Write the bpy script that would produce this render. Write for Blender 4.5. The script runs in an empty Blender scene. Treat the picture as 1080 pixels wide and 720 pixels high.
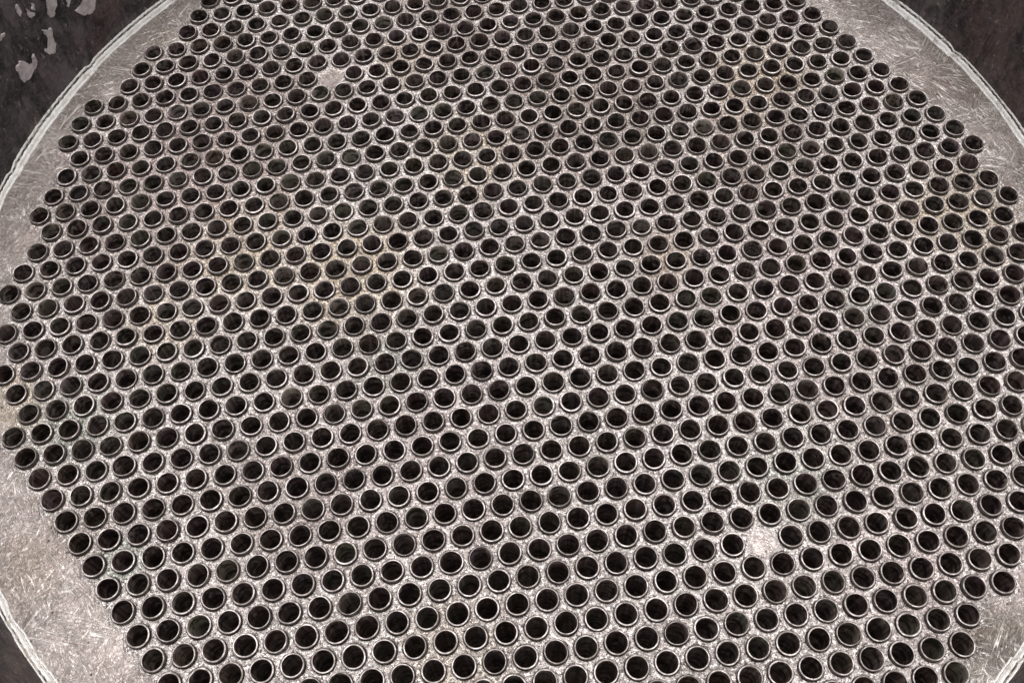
import bpy, math, random
import numpy as np
from mathutils import Matrix, Vector, noise

random.seed(7)
rng = np.random.default_rng(7)
scene = bpy.context.scene
PITCH = 0.03175                       # 1.25 inch triangular pitch
RIM = 0.14 * PITCH                     # tube ends stand this proud of the plate
CX, CY = 0.495, 4.40                  # plate centre in lattice units

# ------------------------------------------------------------------ camera
RV = Vector((-0.4729, 0.0149, 0.1498))
Rcw = Matrix.Rotation(RV.length, 3, RV.normalized())          # world -> camera
CAMPOS = Vector(((-2.24499532 - CX) * PITCH, (-16.62841815 - CY) * PITCH, 36.32070362 * PITCH + RIM))
cam_data = bpy.data.cameras.new("camera")
cam = bpy.data.objects.new("camera", cam_data)
scene.collection.objects.link(cam)
cam.matrix_world = Matrix.Translation(CAMPOS) @ Rcw.transposed().to_4x4()
cam_data.sensor_width = 36.0
cam_data.lens = 1161.49 / 1080 * 36
cam_data.clip_start = 0.01
cam_data.clip_end = 100
scene.camera = cam
scene.render.engine = 'CYCLES'
scene.cycles.max_bounces = 6
scene.cycles.diffuse_bounces = 3
scene.cycles.glossy_bounces = 3

# ------------------------------------------------------------------ sky, sun, exposure
SUN_EL, SUN_AZ = math.radians(83), math.radians(8)            # azimuth from +Y towards +X
world = bpy.data.worlds.new("World")
scene.world = world
world.use_nodes = True
wn, wl = world.node_tree.nodes, world.node_tree.links
bg = wn["Background"]
sky = wn.new("ShaderNodeTexSky")
sky.sky_type = 'NISHITA'
sky.sun_disc = False
sky.sun_elevation = SUN_EL
sky.sun_rotation = SUN_AZ
sky.dust_density = 6.0
sky.air_density = 1.0
hs = wn.new("ShaderNodeHueSaturation")
hs.inputs['Saturation'].default_value = 0.12                  # overcast: nearly colourless
wl.new(sky.outputs[0], hs.inputs['Color'])
wl.new(hs.outputs[0], bg.inputs['Color'])
bg.inputs['Strength'].default_value = 0.10
sun_d = bpy.data.lights.new("sun", 'SUN')
sun_d.energy = 1.4
sun_d.angle = math.radians(24)
sun_d.color = (1.0, 0.965, 0.94)
sun = bpy.data.objects.new("sun", sun_d)
scene.collection.objects.link(sun)
sdir = Vector((math.sin(SUN_AZ) * math.cos(SUN_EL), math.cos(SUN_AZ) * math.cos(SUN_EL), math.sin(SUN_EL)))
sun.rotation_euler = sdir.to_track_quat('Z', 'Y').to_euler()
sun.location = sdir * 3
vs = scene.view_settings
vs.view_transform = 'Standard'
vs.look = 'None'
vs.exposure = 0.5
vs.gamma = 1.0
vs.use_curve_mapping = False

# ------------------------------------------------------------------ material helpers
def srgb(r, g, b):
    return tuple(((c / 255) / 12.92 if c / 255 <= 0.04045 else ((c / 255 + 0.055) / 1.055) ** 2.4) for c in (r, g, b)) + (1.0,)

class NT:
    def __init__(self, name):
        self.m = bpy.data.materials.new(name)
        self.m.use_nodes = True
        self.n, self.l = self.m.node_tree.nodes, self.m.node_tree.links
        self.bsdf = self.n["Principled BSDF"]
        self.pos = self.n.new("ShaderNodeNewGeometry").outputs['Position']
    def put(self, sock, v):
        if hasattr(v, 'is_output'):
            self.l.new(v, sock)
        else:
            sock.default_value = v
    def mapping(self, rot=0.0, scale=(1, 1, 1), vec=None, loc=(0, 0, 0)):
        k = self.n.new("ShaderNodeMapping")
        self.l.new(vec or self.pos, k.inputs['Vector'])
        k.inputs['Location'].default_value = loc
        k.inputs['Rotation'].default_value = (0, 0, rot)
        k.inputs['Scale'].default_value = scale
        return k.outputs[0]
    def noise(self, scale, detail=3, rough=0.55, vec=None, dist=0.0, color=False):
        k = self.n.new("ShaderNodeTexNoise")
        self.l.new(vec or self.pos, k.inputs['Vector'])
        k.inputs['Scale'].default_value = scale
        k.inputs['Detail'].default_value = detail
        k.inputs['Roughness'].default_value = rough
        k.inputs['Distortion'].default_value = dist
        return k.outputs['Color' if color else 'Fac']
    def voronoi(self, scale, vec=None, feature='F1', out='Distance'):
        k = self.n.new("ShaderNodeTexVoronoi")
        k.feature = feature
        self.l.new(vec or self.pos, k.inputs['Vector'])
        k.inputs['Scale'].default_value = scale
        return k.outputs[out]
    def math(self, op, a, b=0.0, c=0.0):
        k = self.n.new("ShaderNodeMath")
        k.operation = op
        for s, v in zip(k.inputs, (a, b, c)):
            self.put(s, v)
        return k.outputs[0]
    def ramp(self, f, lo, hi, v0=0.0, v1=1.0):
        k = self.n.new("ShaderNodeMapRange")
        k.interpolation_type = 'SMOOTHSTEP'
        self.put(k.inputs['Value'], f)
        k.inputs['From Min'].default_value = lo
        k.inputs['From Max'].default_value = hi
        k.inputs['To Min'].default_value = v0
        k.inputs['To Max'].default_value = v1
        return k.outputs[0]
    def mix(self, f, a, b, mode='MIX'):
        k = self.n.new("ShaderNodeMix")
        k.data_type = 'RGBA'
        k.blend_type = mode
        self.put(k.inputs[0], f)
        self.put(k.inputs[6], a)
        self.put(k.inputs[7], b)
        return k.outputs[2]
    def attr(self, name):
        k = self.n.new("ShaderNodeAttribute")
        k.attribute_name = name
        return k.outputs['Fac']
    def bump(self, h, strength, dist, prev=None):
        k = self.n.new("ShaderNodeBump")
        k.inputs['Strength'].default_value = strength
        k.inputs['Distance'].default_value = dist
        self.l.new(h, k.inputs['Height'])
        if prev is not None:
            self.l.new(prev, k.inputs['Normal'])
        return k.outputs[0]
    def spot(self, x, y, r0, r1):
        """1 inside a soft patch of wear round (x, y) on the plate, edge broken up by noise"""
        d = self.n.new("ShaderNodeVectorMath"); d.operation = 'DISTANCE'
        self.l.new(self.pos, d.inputs[0]); d.inputs[1].default_value = (x, y, 0)
        w = self.math('ADD', d.outputs['Value'], self.math('MULTIPLY', self.math('SUBTRACT', self.noise(14, 4, 0.6), 0.5), r1 * 1.1))
        return self.ramp(w, r0, r1, 1.0, 0.0)

def pl(px, py, z=0.0):
    """point of the plane at height z that the photograph shows at pixel (px, py)"""
    d = Rcw.transposed() @ Vector(((px - 540) / 1161.49, -(py - 360) / 1161.49, -1.0))
    s = (z - CAMPOS.z) / d.z
    return CAMPOS + s * d

# plate: steel, coarse bright grain between the tubes, smoother margin with wire-brush scratches, ochre stains
def mat_plate():
    t = NT("ground_steel_plate")
    field = t.attr("tone")                                     # 1 between the drilled tubes, 0 on the plain margin
    base = t.mix(t.ramp(t.noise(7, 5, 0.62), 0.34, 0.66), srgb(148, 138, 135), srgb(192, 182, 179))
    base = t.mix(t.ramp(t.noise(38, 4, 0.65), 0.42, 0.66, 0, 0.8), base, srgb(142, 132, 126))
    # dark residue blotches with ragged, brushed edges
    rag = t.noise(1.0, 4, 0.7, vec=t.mapping(0.0, (150, 80, 90), vec=t.mapping(0.3)))
    bl = t.math('MULTIPLY', t.ramp(t.noise(11, 5, 0.65, vec=t.mapping(0, (1, 1, 1), loc=(5, 2, 0))), 0.48, 0.62), t.ramp(rag, 0.42, 0.6))
    base = t.mix(t.math('MULTIPLY', bl, 0.6), base, srgb(98, 86, 78))
    base = t.mix(t.math('SUBTRACT', 1.0, field), base, t.mix(1.0, base, srgb(220, 216, 214), 'MULTIPLY'))
    # grain: bright and dark specks
    gw = t.math('ADD', 0.2, t.math('MULTIPLY', field, 0.75))
    g1 = t.noise(260, 2, 0.75)
    base = t.mix(t.math('MULTIPLY', t.ramp(g1, 0.50, 0.60), gw), base, srgb(238, 231, 228))
    g2 = t.noise(270, 2, 0.75, vec=t.mapping(0.7, (1, 1, 1), loc=(3, 1, 0)))
    base = t.mix(t.math('MULTIPLY', t.ramp(g2, 0.52, 0.61), gw), base, srgb(84, 75, 73))
    # scratches: contour lines of stretched noise in several directions
    scr = None
    for k, (rot, sx, sy) in enumerate(((0.35, 20, 260), (1.25, 24, 240), (2.2, 18, 270), (2.9, 26, 230), (0.85, 19, 280))):
        v = t.mapping(0.0, (sx, sy, 1), vec=t.mapping(rot, loc=(k * 3.7, k * 1.9, 0)))
        n = t.noise(1.0, 1, 0.4, vec=v, dist=0.3)
        line = t.ramp(t.math('ABSOLUTE', t.math('SUBTRACT', n, 0.5)), 0.0, 0.034, 1.0, 0.0)
        line = t.math('MULTIPLY', line, t.ramp(t.noise(22, 2, 0.5, vec=t.mapping(0, (1, 1, 1), loc=(k * 2.3, 7 - k, 0))), 0.47, 0.60))
        scr = line if scr is None else t.math('MAXIMUM', scr, line)
    # stains: ochre rust water, mauve oxide film, soot, verdigris
    frag = t.math('ADD', t.math('MULTIPLY', t.math('SUBTRACT', rag, 0.5), 0.5), t.math('MULTIPLY', t.math('SUBTRACT', t.noise(13, 4, 0.6), 0.5), 1.1))
    def stains(lst):
        acc = None
        for (px, py, r1, a) in lst:
            p = pl(px, py)
            d = t.n.new("ShaderNodeVectorMath"); d.operation = 'DISTANCE'
            t.l.new(t.pos, d.inputs[0]); d.inputs[1].default_value = (p.x, p.y, 0)
            w = t.math('ADD', d.outputs['Value'], t.math('MULTIPLY', frag, r1))
            sp = t.ramp(w, r1 * 0.15, r1, a, 0.0)
            acc = sp if acc is None else t.math('MAXIMUM', acc, sp)
        return acc
    oc = stains(((370, 285, 0.13, 0.7), (255, 265, 0.13, 0.6), (170, 335, 0.08, 0.5), (800, 85, 0.10, 0.7), (500, 165, 0.10, 0.5), (1010, 225, 0.11, 0.6),
                 (705, 270, 0.05, 0.5), (10, 425, 0.06, 0.5), (30, 600, 0.06, 0.25), (480, 690, 0.10, 0.3), (430, 65, 0.06, 0.45), (170, 40, 0.08, 0.15)))
    base = t.mix(oc, base, t.mix(1.0, base, srgb(232, 217, 178), 'MULTIPLY'))
    so = stains(((620, 95, 0.20, 0.85), (250, 130, 0.20, 0.7), (480, 30, 0.16, 0.6), (800, 150, 0.18, 0.6), (700, 290, 0.12, 0.55), (300, 520, 0.14, 0.45),
                 (1000, 80, 0.10, 0.5), (1045, 675, 0.05, 0.8), (930, 420, 0.14, 0.4), (120, 230, 0.16, 0.5), (80, 560, 0.06, 0.5)))
    base = t.mix(so, base, t.mix(1.0, base, srgb(182, 168, 160), 'MULTIPLY'))
    mv = stains(((210, 170, 0.22, 0.8), (840, 280, 0.22, 0.6), (420, 470, 0.20, 0.5), (960, 600, 0.16, 0.5), (650, 180, 0.16, 0.5)))
    base = t.mix(mv, base, t.mix(1.0, base, srgb(238, 227, 229), 'MULTIPLY'))
    gm = stains(((75, 450, 0.07, 0.6), (410, 390, 0.07, 0.5), (840, 500, 0.09, 0.45), (130, 590, 0.04, 0.6), (1060, 690, 0.07, 0.5), (690, 130, 0.05, 0.5), (905, 320, 0.05, 0.6)))
    base = t.mix(gm, base, t.mix(1.0, base, srgb(190, 214, 200), 'MULTIPLY'))
    base = t.mix(t.math('MULTIPLY', scr, 0.55), base, srgb(236, 230, 225))
    # pits
    pits = t.ramp(t.voronoi(85), 0.06, 0.14, 1.0, 0.0)
    pits = t.math('MULTIPLY', pits, t.ramp(t.noise(30, 2, 0.5, vec=t.mapping(0, (1, 1, 1), loc=(1, 8, 0))), 0.50, 0.58))
    base = t.mix(t.math('MULTIPLY', pits, 0.8), base, srgb(64, 56, 52))
    t.put(t.bsdf.inputs['Base Color'], base)
    t.put(t.bsdf.inputs['Metallic'], 0.4)
    t.put(t.bsdf.inputs['Roughness'], t.ramp(g2, 0.3, 0.7, 0.30, 0.58))
    h = t.math('ADD', t.math('MULTIPLY', g1, gw), t.math('MULTIPLY', t.noise(95, 3, 0.6), 0.6))
    h = t.math('SUBTRACT', h, t.math('MULTIPLY', pits, 0.5))
    h = t.math('SUBTRACT', h, t.math('MULTIPLY', scr, 0.2))
    t.put(t.bsdf.inputs['Normal'], t.bump(h, 1.0, 0.002))
    return t.m

def mat_rim():
    t = NT("bright_tube_end")
    base = t.mix(t.ramp(t.noise(160, 3, 0.6), 0.35, 0.65), srgb(134, 124, 121), srgb(214, 205, 202))
    base = t.mix(t.ramp(t.noise(30, 4, 0.7), 0.42, 0.62, 0, 0.8), base, srgb(106, 96, 90))
    t.put(t.bsdf.inputs['Base Color'], base)
    t.put(t.bsdf.inputs['Metallic'], 0.35)
    t.put(t.bsdf.inputs['Roughness'], 0.42)
    t.put(t.bsdf.inputs['Normal'], t.bump(t.noise(400, 2, 0.6), 0.5, 0.0005))
    return t.m

def mat_outer():
    t = NT("dull_tube_side")
    base = t.mix(t.ramp(t.noise(120, 4, 0.65), 0.35, 0.65), srgb(54, 47, 44), srgb(98, 89, 84))
    t.put(t.bsdf.inputs['Base Color'], base)
    t.put(t.bsdf.inputs['Roughness'], 0.65)
    t.put(t.bsdf.inputs['Normal'], t.bump(t.noise(300, 3, 0.6), 0.6, 0.0008))
    return t.m

def mat_bore():
    t = NT("tube_bore_scale")
    tone = t.attr("tone")
    col = t.mix(tone, srgb(88, 72, 68), srgb(182, 172, 162))
    streak = t.noise(1.0, 4, 0.6, vec=t.mapping(0, (260, 260, 9)))
    col = t.mix(t.ramp(streak, 0.48, 0.64, 0, 0.8), col, t.mix(tone, srgb(150, 136, 130), srgb(215, 206, 196)))
    band = t.noise(1.0, 3, 0.6, vec=t.mapping(0.4, (50, 50, 120)))
    col = t.mix(t.ramp(band, 0.46, 0.58, 0, 0.85), col, srgb(26, 20, 18))
    hue = t.noise(17, 1, 0.5, color=True)
    col = t.mix(0.6, col, t.mix(0.38, (1, 1, 1, 1), t.mix(1.0, hue, (2.0, 1.95, 1.9, 1), 'MULTIPLY')), 'MULTIPLY')
    chip = t.noise(75, 3, 0.6, dist=0.8)
    col = t.mix(t.ramp(chip, 0.57, 0.64, 0, 0.65), col, srgb(176, 164, 156))
    t.put(t.bsdf.inputs['Base Color'], col)
    t.put(t.bsdf.inputs['Roughness'], 0.55)
    t.put(t.bsdf.inputs['Specular IOR Level'], 0.35)
    t.put(t.bsdf.inputs['Normal'], t.bump(t.noise(1.0, 4, 0.6, vec=t.mapping(0, (300, 300, 60))), 0.5, 0.001))
    return t.m

def mat_weld():
    t = NT("bare_weld_metal")
    base = t.mix(t.ramp(t.noise(70, 4, 0.6), 0.3, 0.7), srgb(236, 231, 225), srgb(254, 252, 249))
    base = t.mix(t.ramp(t.noise(60, 4, 0.7), 0.56, 0.66, 0, 0.7), base, srgb(150, 140, 130))
    t.put(t.bsdf.inputs['Base Color'], base)
    t.put(t.bsdf.inputs['Metallic'], 0.15)
    t.put(t.bsdf.inputs['Roughness'], 0.4)
    t.put(t.bsdf.inputs['Normal'], t.bump(t.noise(230, 4, 0.7), 0.9, 0.002))
    return t.m

def mat_wall():
    t = NT("rusty_shell_wall")
    base = t.mix(t.ramp(t.noise(16, 7, 0.75, dist=0.5), 0.36, 0.62), srgb(36, 31, 32), srgb(104, 93, 94))
    base = t.mix(t.ramp(t.noise(5, 4, 0.6, vec=t.mapping(0, (1, 1, 1), loc=(2.2, 0.4, 1))), 0.50, 0.62, 0, 0.6), base, srgb(84, 60, 52))
    base = t.mix(t.ramp(t.noise(6, 4, 0.6, vec=t.mapping(0, (1, 1, 1), loc=(7.2, 3.4, 2))), 0.52, 0.66, 0, 0.6), base, srgb(98, 98, 84))
    drip = t.noise(1.0, 5, 0.7, vec=t.mapping(0, (46, 46, 12)), dist=0.5)
    base = t.mix(t.ramp(drip, 0.44, 0.58, 0, 0.75), base, srgb(24, 21, 22))
    wisp = t.ramp(t.math('ABSOLUTE', t.math('SUBTRACT', t.noise(30, 5, 0.75, dist=0.9), 0.5)), 0.0, 0.06, 0.22, 0.0)
    base = t.mix(wisp, base, srgb(140, 128, 124))
    speck = t.noise(1.0, 4, 0.8, vec=t.mapping(0, (140, 140, 70)))
    base = t.mix(t.ramp(speck, 0.58, 0.68, 0, 0.7), base, srgb(168, 156, 150))
    t.put(t.bsdf.inputs['Base Color'], base)
    t.put(t.bsdf.inputs['Roughness'], 0.7)
    h = t.math('ADD', t.noise(60, 6, 0.75, dist=0.4), t.math('MULTIPLY', t.noise(12, 3, 0.5), 1.2))
    t.put(t.bsdf.inputs['Normal'], t.bump(h, 0.9, 0.004))
    return t.m

def mat_groove():  # darker mottled brown for the groove faces between the weld ridges
    t = NT("weld_groove_brown")
    t.put(t.bsdf.inputs['Base Color'], t.mix(t.ramp(t.noise(120, 3, 0.6), 0.42, 0.62), srgb(78, 68, 60), srgb(186, 178, 168)))
    t.put(t.bsdf.inputs['Roughness'], 0.8)
    return t.m

def mat_patch():
    t = NT("pale_old_paint")
    base = t.mix(t.ramp(t.noise(80, 4, 0.65), 0.3, 0.7), srgb(176, 164, 163), srgb(222, 212, 210))
    t.put(t.bsdf.inputs['Base Color'], base)
    t.put(t.bsdf.inputs['Roughness'], 0.7)
    t.put(t.bsdf.inputs['Normal'], t.bump(t.noise(200, 3, 0.6), 0.5, 0.001))
    return t.m

M_PLATE, M_RIM, M_OUT, M_BORE, M_WELD, M_WALL, M_PATCH, M_GROOVE = mat_plate(), mat_rim(), mat_outer(), mat_bore(), mat_weld(), mat_wall(), mat_patch(), mat_groove()

# ------------------------------------------------------------------ mesh helpers
def mesh_from(name, verts, quads, tris, mats, qmat=None, tmat=None, smooth=True, tone=None):
    me = bpy.data.meshes.new(name)
    verts = np.asarray(verts, np.float32).reshape(-1, 3)
    quads = np.asarray(quads, np.int32).reshape(-1, 4)
    tris = np.asarray(tris, np.int32).reshape(-1, 3)
    me.vertices.add(len(verts)); me.vertices.foreach_set('co', verts.ravel())
    idx = np.concatenate([quads.ravel(), tris.ravel()])
    me.loops.add(len(idx)); me.loops.foreach_set('vertex_index', idx)
    n = len(quads) + len(tris)
    me.polygons.add(n)
    start = np.concatenate([np.arange(len(quads)) * 4, len(quads) * 4 + np.arange(len(tris)) * 3]).astype(np.int32)
    me.polygons.foreach_set('loop_start', start)
    mi = np.zeros(n, np.int32)
    if qmat is not None: mi[:len(quads)] = qmat
    if tmat is not None: mi[len(quads):] = tmat
    me.polygons.foreach_set('material_index', mi)
    me.polygons.foreach_set('use_smooth', np.full(n, smooth, bool))
    for m in mats: me.materials.append(m)
    if tone is not None:
        a = me.attributes.new('tone', 'FLOAT', 'POINT')
        a.data.foreach_set('value', np.asarray(tone, np.float32))
    me.update(calc_edges=True)
    me.validate()
    return me

def link(name, me, parent):
    o = bpy.data.objects.new(name, me)
    scene.collection.objects.link(o)
    o.parent = parent
    return o

root = bpy.data.objects.new("heat_exchanger", None)
scene.collection.objects.link(root)
root.empty_display_size = 0.1
root["label"] = "open end of a shell-and-tube heat exchanger, steel plate crowded with open tube ends"
root["category"] = "heat exchanger"

# ------------------------------------------------------------------ the tube layout
LEFT = {-24: 1, -23: 0, -22: -1, -21: -3, -20: -4, -19: -5, -18: -7, -17: -8, -16: -9, -15: -9, -14: -10, -13: -11, -12: -12,
        -11: -12, -10: -13, -9: -14, -8: -15, -7: -15, -6: -16, -5: -16, -4: -17, -3: -17, -2: -17}
for j in range(-1, 11): LEFT[j] = -18
LEFT.update({11: -17, 12: -15, 13: -13, 14: -11})          # below the frame: where the round plate leaves room
BLANK = {(3, -18), (3, 8)}                                     # two positions left undrilled
S3 = math.sqrt(3) / 2
def cell(i, j): return ((i + 0.5 * j - CX) * PITCH, (-j * S3 - CY) * PITCH)
tubes = set()
for j in range(-24, 15):
    right = 6 - LEFT[-10 - j]
    for i in range(LEFT[j], right + 1):
        if (i, j) not in BLANK: tubes.add((i, j))
R_WALL = 21.42 * PITCH
R_WELD = 21.15 * PITCH

# ------------------------------------------------------------------ tube sheet (plate with drilled holes)
RO, RI = 0.0127, 0.0111
NA = 36
ang = np.radians(np.arange(NA) * 360 / NA)
def hexr(a):                                                   # distance to the hexagonal cell border (flats face the neighbours)
    b = (a + math.pi / 6) % (math.pi / 3) - math.pi / 6
    return PITCH / 2 / math.cos(b)
hex_r = np.array([hexr(a) for a in ang])
ca, sa = np.cos(ang), np.sin(ang)
V, Q, T, FLD = [], [], [], []
nv = 0
RCLIP = 22.1 * PITCH
for j in range(-34, 25):
    for i in range(-45, 50):
        x, y = cell(i, j)
        if math.hypot(x, y) > 22.6 * PITCH: continue
        drilled = (i, j) in tubes
        if drilled:
            rings = [(np.full(NA, RO - 0.0002), -0.006), (np.full(NA, RO + 0.0005), -0.0026), (np.full(NA, RO + 0.0011), -0.0005),
                     (RO + 0.0011 + (hex_r - RO - 0.0011) * 0.5, 0.0), (hex_r, 0.0)]
        else:
            rings = [(hex_r * 0.34, 0.0), (hex_r * 0.67, 0.0), (hex_r, 0.0)]
        for r, z in rings:
            V.append(np.stack([x + r * ca, y + r * sa, np.full(NA, z)], 1))
            FLD.append(np.full(NA, 1.0 if drilled else 0.0))
        n = len(rings)
        for k in range(n - 1):
            a0 = nv + k * NA + np.arange(NA); a1 = nv + k * NA + (np.arange(NA) + 1) % NA
            Q.append(np.stack([a0, a0 + NA, a1 + NA, a1], 1))
        nv += n * NA
        if not drilled:
            V.append(np.array([[x, y, 0.0]])); FLD.append(np.zeros(1))
            a0 = nv - n * NA + np.arange(NA); a1 = nv - n * NA + (np.arange(NA) + 1) % NA
            T.append(np.stack([np.full(NA, nv), a0, a1], 1))
            nv += 1
V = np.concatenate(V); Q = np.concatenate(Q); T = np.concatenate(T)
rr = np.hypot(V[:, 0], V[:, 1])
sc = np.minimum(1.0, RCLIP / np.maximum(rr, 1e-6))
V[:, 0] *= sc; V[:, 1] *= sc
# weld shared borders, then let the surface undulate a little
key = np.round(V * 200000).astype(np.int64)
_, first, inv = np.unique(key, axis=0, return_index=True, return_inverse=True)
inv = inv.ravel()
FLD = np.concatenate(FLD)[first]
V = V[first]; Q = inv[Q]; T = inv[T]
for k in range(len(V)):
    p = Vector((V[k, 0], V[k, 1], 0))
    V[k, 2] += 0.00028 * noise.noise(p * 160) + 0.0003 * noise.noise(p * 45)
ok = (Q[:, 0] != Q[:, 1]) & (Q[:, 1] != Q[:, 2]) & (Q[:, 2] != Q[:, 3]) & (Q[:, 3] != Q[:, 0]) & (Q[:, 0] != Q[:, 2]) & (Q[:, 1] != Q[:, 3])
Q = Q[ok]
T = T[(T[:, 0] != T[:, 1]) & (T[:, 1] != T[:, 2]) & (T[:, 2] != T[:, 0])]
link("tube_sheet", mesh_from("tube_sheet", V, Q, T, [M_PLATE], tone=FLD), root)

# ------------------------------------------------------------------ tubes
def tube_geometry(seg, tone, r):
    """one tube end: outer side, lip, long bore, closed far down; local z = 0 on the plate"""
    h = RIM
    a = np.linspace(0, 2 * math.pi, seg, endpoint=False)
    ov, ph = r.uniform(0, 0.00040), r.uniform(0, 6.28)
    wob = ov * np.cos(2 * (a - ph)) + r.uniform(0, 0.00010) * np.cos(3 * (a - r.uniform(0, 6.28)))
    hz = r.uniform(0, 0.0006) * np.cos(a - r.uniform(0, 6.28)) + r.uniform(0, 0.00015) * np.cos(3 * (a - r.uniform(0, 6.28)))
    for _ in range(r.choice((0, 0, 1, 1, 2, 3))):            # nicks and burrs on the edge
        da = (a - r.uniform(0, 6.28) + math.pi) % (2 * math.pi) - math.pi
        g = np.exp(-(da / r.uniform(0.10, 0.35)) ** 2)
        hz = hz - r.uniform(0.0002, 0.0011) * g
        wob = wob + r.uniform(-0.0004, 0.0003) * g
    fl = r.uniform(-0.0004, 0.0005)
    th = r.uniform(-0.0004, 0.0006)                         # lips are ground to different widths
    prof = [(RO, -0.0065, 0, 0), (RO, h * 0.55, 0.3, 0), (RO + fl, h - 0.0005, 1, 1), (RO + fl - 0.0003, h, 1, 1), (RI + th + 0.0003, h, 1, 1),
            (RI + th, h - 0.0004, 1, 1), (RI, h - 0.005, 0.3, 0), (RI, -0.03, 0, 0), (RI, -0.25, 0, 0)]
    vv = []
    for pr, pz, w, wz in prof:
        rad = pr + wob * w
        vv.append(np.stack([rad * np.cos(a), rad * np.sin(a), pz + hz * wz], 1))
    vv.append(np.array([[0, 0, -0.25]]))
    vv = np.concatenate(vv)
    qq, qm = [], []
    s = np.arange(seg); s1 = (s + 1) % seg
    for k, m in enumerate((1, 1, 0, 0, 0, 2, 2, 2)):
        qq.append(np.stack([k * seg + s, k * seg + s1, (k + 1) * seg + s1, (k + 1) * seg + s], 1))
        qm.append(np.full(seg, m))
    c = len(vv) - 1
    tt = np.stack([(len(prof) - 1) * seg + s, (len(prof) - 1) * seg + s1, np.full(seg, c)], 1)
    return vv, np.concatenate(qq), tt, np.concatenate(qm), np.full(seg, 2), np.full(len(vv), tone)

def project(x, y, z):
    c = Rcw @ (Vector((x, y, z)) - CAMPOS)
    return 540 + 1161.49 * c.x / -c.z, 360 - 1161.49 * c.y / -c.z, -c.z

def tone_at(x, y):
    """how much pale scale lines a bore: a few tubes a lot, more of them on the stained side"""
    px, py, _ = project(x, y, RIM)
    side = math.exp(-(((px - 300) / 190) ** 2 + ((py - 240) / 150) ** 2))
    t = 0.02 + 0.22 * rng.random() ** 2 + 0.22 * side * rng.random()
    if rng.random() < 0.05 + 0.16 * side: t += 0.2 + 0.35 * rng.random()
    return min(t, 0.95)

info = []
for (i, j) in sorted(tubes):
    x, y = cell(i, j)
    px, py, d = project(x, y, RIM)
    vis = max(0, min(px + 12, 1080) - max(px - 12, 0)) * max(0, min(py + 11, 720) - max(py - 11, 0))
    info.append((vis / d ** 2, x, y))
info.sort(key=lambda e: -e[0])
NV = 30
variants = []
for k in range(NV):
    tn = 0.03 + 0.9 * (k / (NV - 1)) ** 2.2
    r = random.Random(100 + k)
    v, q, t, qm, tm, tone = tube_geometry(40, tn, r)
    variants.append((tn, mesh_from("tube", v, q, t, [M_RIM, M_OUT, M_BORE], qm, tm, True, tone)))
def place(x, y):
    return (x + rng.normal(0, 0.00022), y + rng.normal(0, 0.00022), rng.normal(0, 0.0006), rng.uniform(0, 2 * math.pi))
for n, (_, x, y) in enumerate(info[:300]):
    tn = tone_at(x, y)
    best = sorted(range(NV), key=lambda k: abs(variants[k][0] - tn))[:4]
    o = link("tube", variants[best[int(rng.integers(0, 4))]][1], root)
    xx, yy, zz, rz = place(x, y)
    o.location = (xx, yy, zz)
    o.rotation_euler = (rng.normal(0, 0.012), rng.normal(0, 0.012), rz)
V, Q, T, QM, TM, TO = [], [], [], [], [], []
nv = 0
for n, (_, x, y) in enumerate(info[300:]):
    v, q, t, qm, tm, tone = tube_geometry(32, tone_at(x, y), random.Random(1000 + n))
    xx, yy, zz, rz = place(x, y)
    M = np.array(Matrix.Rotation(rng.normal(0, 0.012), 3, 'X') @ Matrix.Rotation(rng.normal(0, 0.012), 3, 'Y') @ Matrix.Rotation(rz, 3, 'Z'))
    V.append(v @ M.T + np.array([xx, yy, zz])); Q.append(q + nv); T.append(t + nv); QM.append(qm); TM.append(tm); TO.append(tone)
    nv += len(v)
o = link("tubes", mesh_from("tubes", np.concatenate(V), np.concatenate(Q), np.concatenate(T), [M_RIM, M_OUT, M_BORE],
                            np.concatenate(QM), np.concatenate(TM), True, np.concatenate(TO)), root)
o["kind"] = "stuff"

# ------------------------------------------------------------------ shell wall
NS = 360
HW = 7.5 * PITCH
prof = [(R_WALL, -0.27), (R_WALL, -0.02)] + [(R_WALL, z) for z in np.linspace(0.0, HW - 0.004, 14)] + [(R_WALL + 0.004, HW), (R_WALL + 0.028, HW), (R_WALL + 0.032, HW - 0.004), (R_WALL + 0.032, -0.27)]
V, Q = [], []
for r, z in prof:
    for k in range(NS):
        a = 2 * math.pi * k / NS
        p = Vector((math.cos(a), math.sin(a), z))
        dr = 0.0012 * noise.noise(p * 6) + 0.0006 * noise.noise(p * 22) if r == R_WALL else 0
        V.append(((r + dr) * math.cos(a), (r + dr) * math.sin(a), z))
m = len(prof)
for k in range(m):
    for s in range(NS):
        k1, s1 = (k + 1) % m, (s + 1) % NS
        Q.append((k * NS + s, k1 * NS + s, k1 * NS + s1, k * NS + s1))
wall = link("shell_wall", mesh_from("shell_wall", V, Q, np.zeros((0, 3)), [M_WALL]), root)

def on_wall(px, py):
    d = Rcw.transposed() @ Vector(((px - 540) / 1161.49, -(py - 360) / 1161.49, -1.0))
    a = d.x ** 2 + d.y ** 2; b = 2 * (CAMPOS.x * d.x + CAMPOS.y * d.y); c = CAMPOS.x ** 2 + CAMPOS.y ** 2 - R_WALL ** 2
    s = (-b + math.sqrt(b * b - 4 * a * c)) / (2 * a)
    p = CAMPOS + s * d
    return math.atan2(p.y, p.x), p.z

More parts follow.
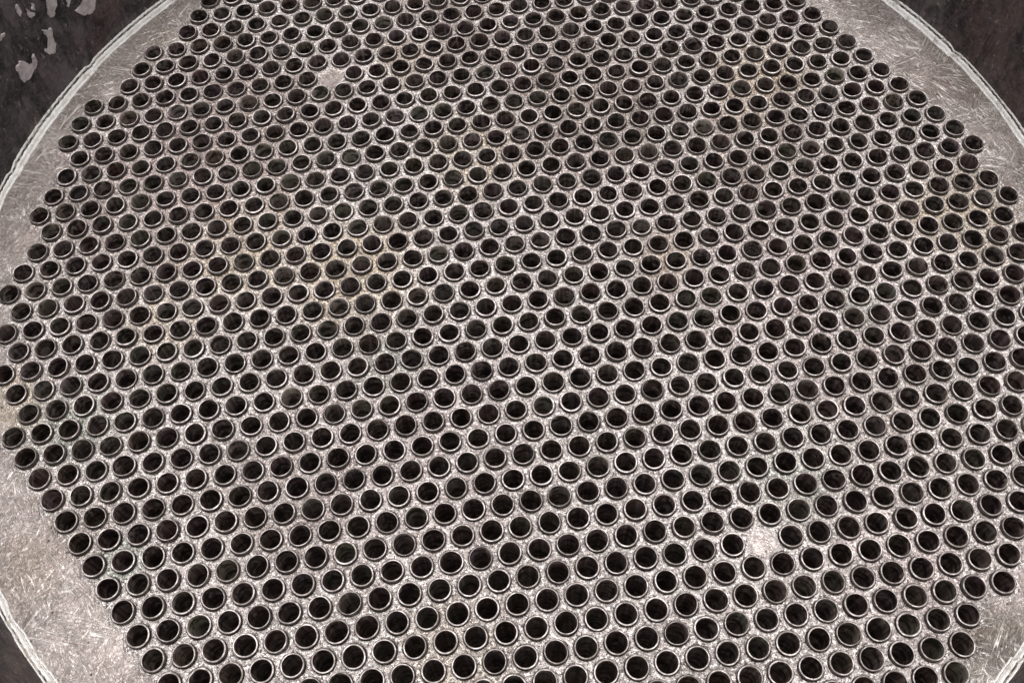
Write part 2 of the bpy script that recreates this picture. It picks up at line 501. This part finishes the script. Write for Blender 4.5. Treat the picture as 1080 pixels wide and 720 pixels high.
# pale flakes of old paint still sticking to the wall (outlines in ninths of a photo pixel)
PATCHES = [
    [(148, 40), (165, 72), (192, 108), (185, 150), (163, 118), (152, 80)],
    [(440, -30), (515, -30), (524, 12), (525, 60), (512, 110), (498, 152), (465, 172), (452, 115), (443, 60)],
    [(795, -40), (895, -40), (893, 80), (852, 128), (785, 142), (720, 112), (730, 80), (772, 40)],
    [(400, 290), (440, 285), (482, 272), (490, 340), (520, 420), (512, 490), (470, 516), (428, 490), (425, 462), (462, 464), (458, 400), (436, 338)],
    [(185, 580), (240, 592), (290, 624), (318, 595), (300, 545), (310, 508), (330, 560), (346, 582), (330, 632), (292, 684), (280, 740), (240, 772), (215, 776), (190, 735), (172, 690), (148, 650)],
    [(-30, 350), (10, 330), (36, 318), (20, 352), (-10, 385)],
    [(292, 30), (316, 52), (322, 92), (300, 96), (296, 66)],
    [(250, 84), (268, 110), (318, 120), (312, 150), (282, 168), (262, 140)],
    [(628, -10), (655, 0), (652, 60), (636, 68), (630, 30)],
]
def flake(poly, r):
    # resample the outline, roughen it, and lay it on the curved wall as a thin raised flake
    pts = []
    n = len(poly)
    for k in range(n):
        (x0, y0), (x1, y1) = poly[k], poly[(k + 1) % n]
        m = max(2, int(math.hypot(x1 - x0, y1 - y0) / 5))
        for s in range(m):
            f = s / m
            px, py = x0 + (x1 - x0) * f, y0 + (y1 - y0) * f
            q = Vector((px * 0.045, py * 0.045, 3.3))
            pts.append((px + 13 * noise.noise(q) + 6 * noise.noise(q * 3.1) + r.uniform(-1, 1), py + 13 * noise.noise(q + Vector((9, 4, 1))) + 6 * noise.noise(q * 3.3) + r.uniform(-1, 1)))
    import bmesh
    bm = bmesh.new()
    vs_ = []
    for x, y in pts:
        a, z = on_wall(x / 9, y / 9)
        vs_.append(bm.verts.new(((R_WALL - 0.0022) * math.cos(a), (R_WALL - 0.0022) * math.sin(a), z)))
    f = bm.faces.new(vs_)
    bmesh.ops.triangulate(bm, faces=[f])
    top = [v for v in bm.verts]
    ed = [e for e in bm.edges if len(e.link_faces) == 1]
    ret = bmesh.ops.extrude_edge_only(bm, edges=ed)
    for v in ret['geom']:
        if isinstance(v, bmesh.types.BMVert):
            l = math.hypot(v.co.x, v.co.y)
            k = (R_WALL + 0.002) / l
            v.co.x *= k; v.co.y *= k
    bmesh.ops.recalc_face_normals(bm, faces=bm.faces)
    me = bpy.data.meshes.new("paint_flake")
    bm.to_mesh(me); bm.free()
    me.materials.append(M_PATCH)
    return me
for k, poly in enumerate(PATCHES):
    link("paint_flake", flake(poly, random.Random(50 + k)), wall)

# ------------------------------------------------------------------ weld beads round the plate
def wall_angle(px, py):
    a, z = on_wall(px, py)
    return a
breaks = sorted(a % (2 * math.pi) for a in (wall_angle(94, 70), wall_angle(12, 178), wall_angle(1006, 52), wall_angle(10, 668),
                                            wall_angle(1068, 705), math.radians(300), math.radians(250), math.radians(95)))
for b in range(len(breaks)):
    a0 = breaks[b]
    a1 = breaks[(b + 1) % len(breaks)]
    if a1 <= a0: a1 += 2 * math.pi
    n = max(24, int((a1 - a0) * 21 * PITCH / 0.0035))
    r = random.Random(70 + b)
    off = (0.0009 if b % 2 else -0.0007) + r.uniform(-0.0004, 0.0004)
    V, Q = [], []
    # cross-section from the plate up to the wall: two runs side by side with a valley between
    sec = [(-0.0004, -0.0008), (0.0002, 0.0010), (0.0014, 0.0016), (0.0022, -0.0006), (0.0027, 0.0024), (0.0036, 0.0042), (0.0048, 0.0050), (0.0058, 0.0054), (0.0078, 0.0030), (0.0072, 0.0074), (0.0078, 0.0090), (0.0088, 0.0094), (0.0105, 0.0088)]
    for k in range(n + 1):
        f = k / n
        a = a0 + (a1 - a0) * f + (0.0016 if b % 2 else -0.006) * (1 - 2 * f)
        end = min(1.0, min(k, n - k) / 3.0)
        ph = noise.noise(Vector((a * 60, b * 3.1, 0)))
        w = 0.0013 * noise.noise(Vector((a * 26, 1.7, b))) + 0.0010 * ph
        rip = 0.00035 * math.sin(a * 21 * PITCH / 0.006 * 2 * math.pi) + 0.0003 * noise.noise(Vector((a * 300, 4, b)))
        for q, (dr, dz) in enumerate(sec):
            wt = 0 if q == 0 else 1
            rad = R_WELD - 0.0004 + dr + (w + off) * (1 - q / (len(sec) - 1)) + rip * 0.5 * wt
            z = dz * (0.55 + 0.45 * end) + wt * (rip + 0.0007 * noise.noise(Vector((a * 110, q * 1.3, b))))
            V.append((rad * math.cos(a), rad * math.sin(a), z))
    S = len(sec)
    for k in range(n):
        for q in range(S - 1):
            Q.append((k * S + q, (k + 1) * S + q, (k + 1) * S + q + 1, k * S + q + 1))
    T = []
    for e, rev in ((0, False), (n * S, True)):
        for q in range(1, S - 1):
            tri = (e, e + q, e + q + 1)
            T.append(tri[::-1] if rev else tri)
    link("weld_bead", mesh_from("weld_bead", V, Q, T, [M_WELD, M_GROOVE], np.tile([0, 0, 1, 0, 0, 0, 0, 1, 1, 0, 0, 0], n)), root)
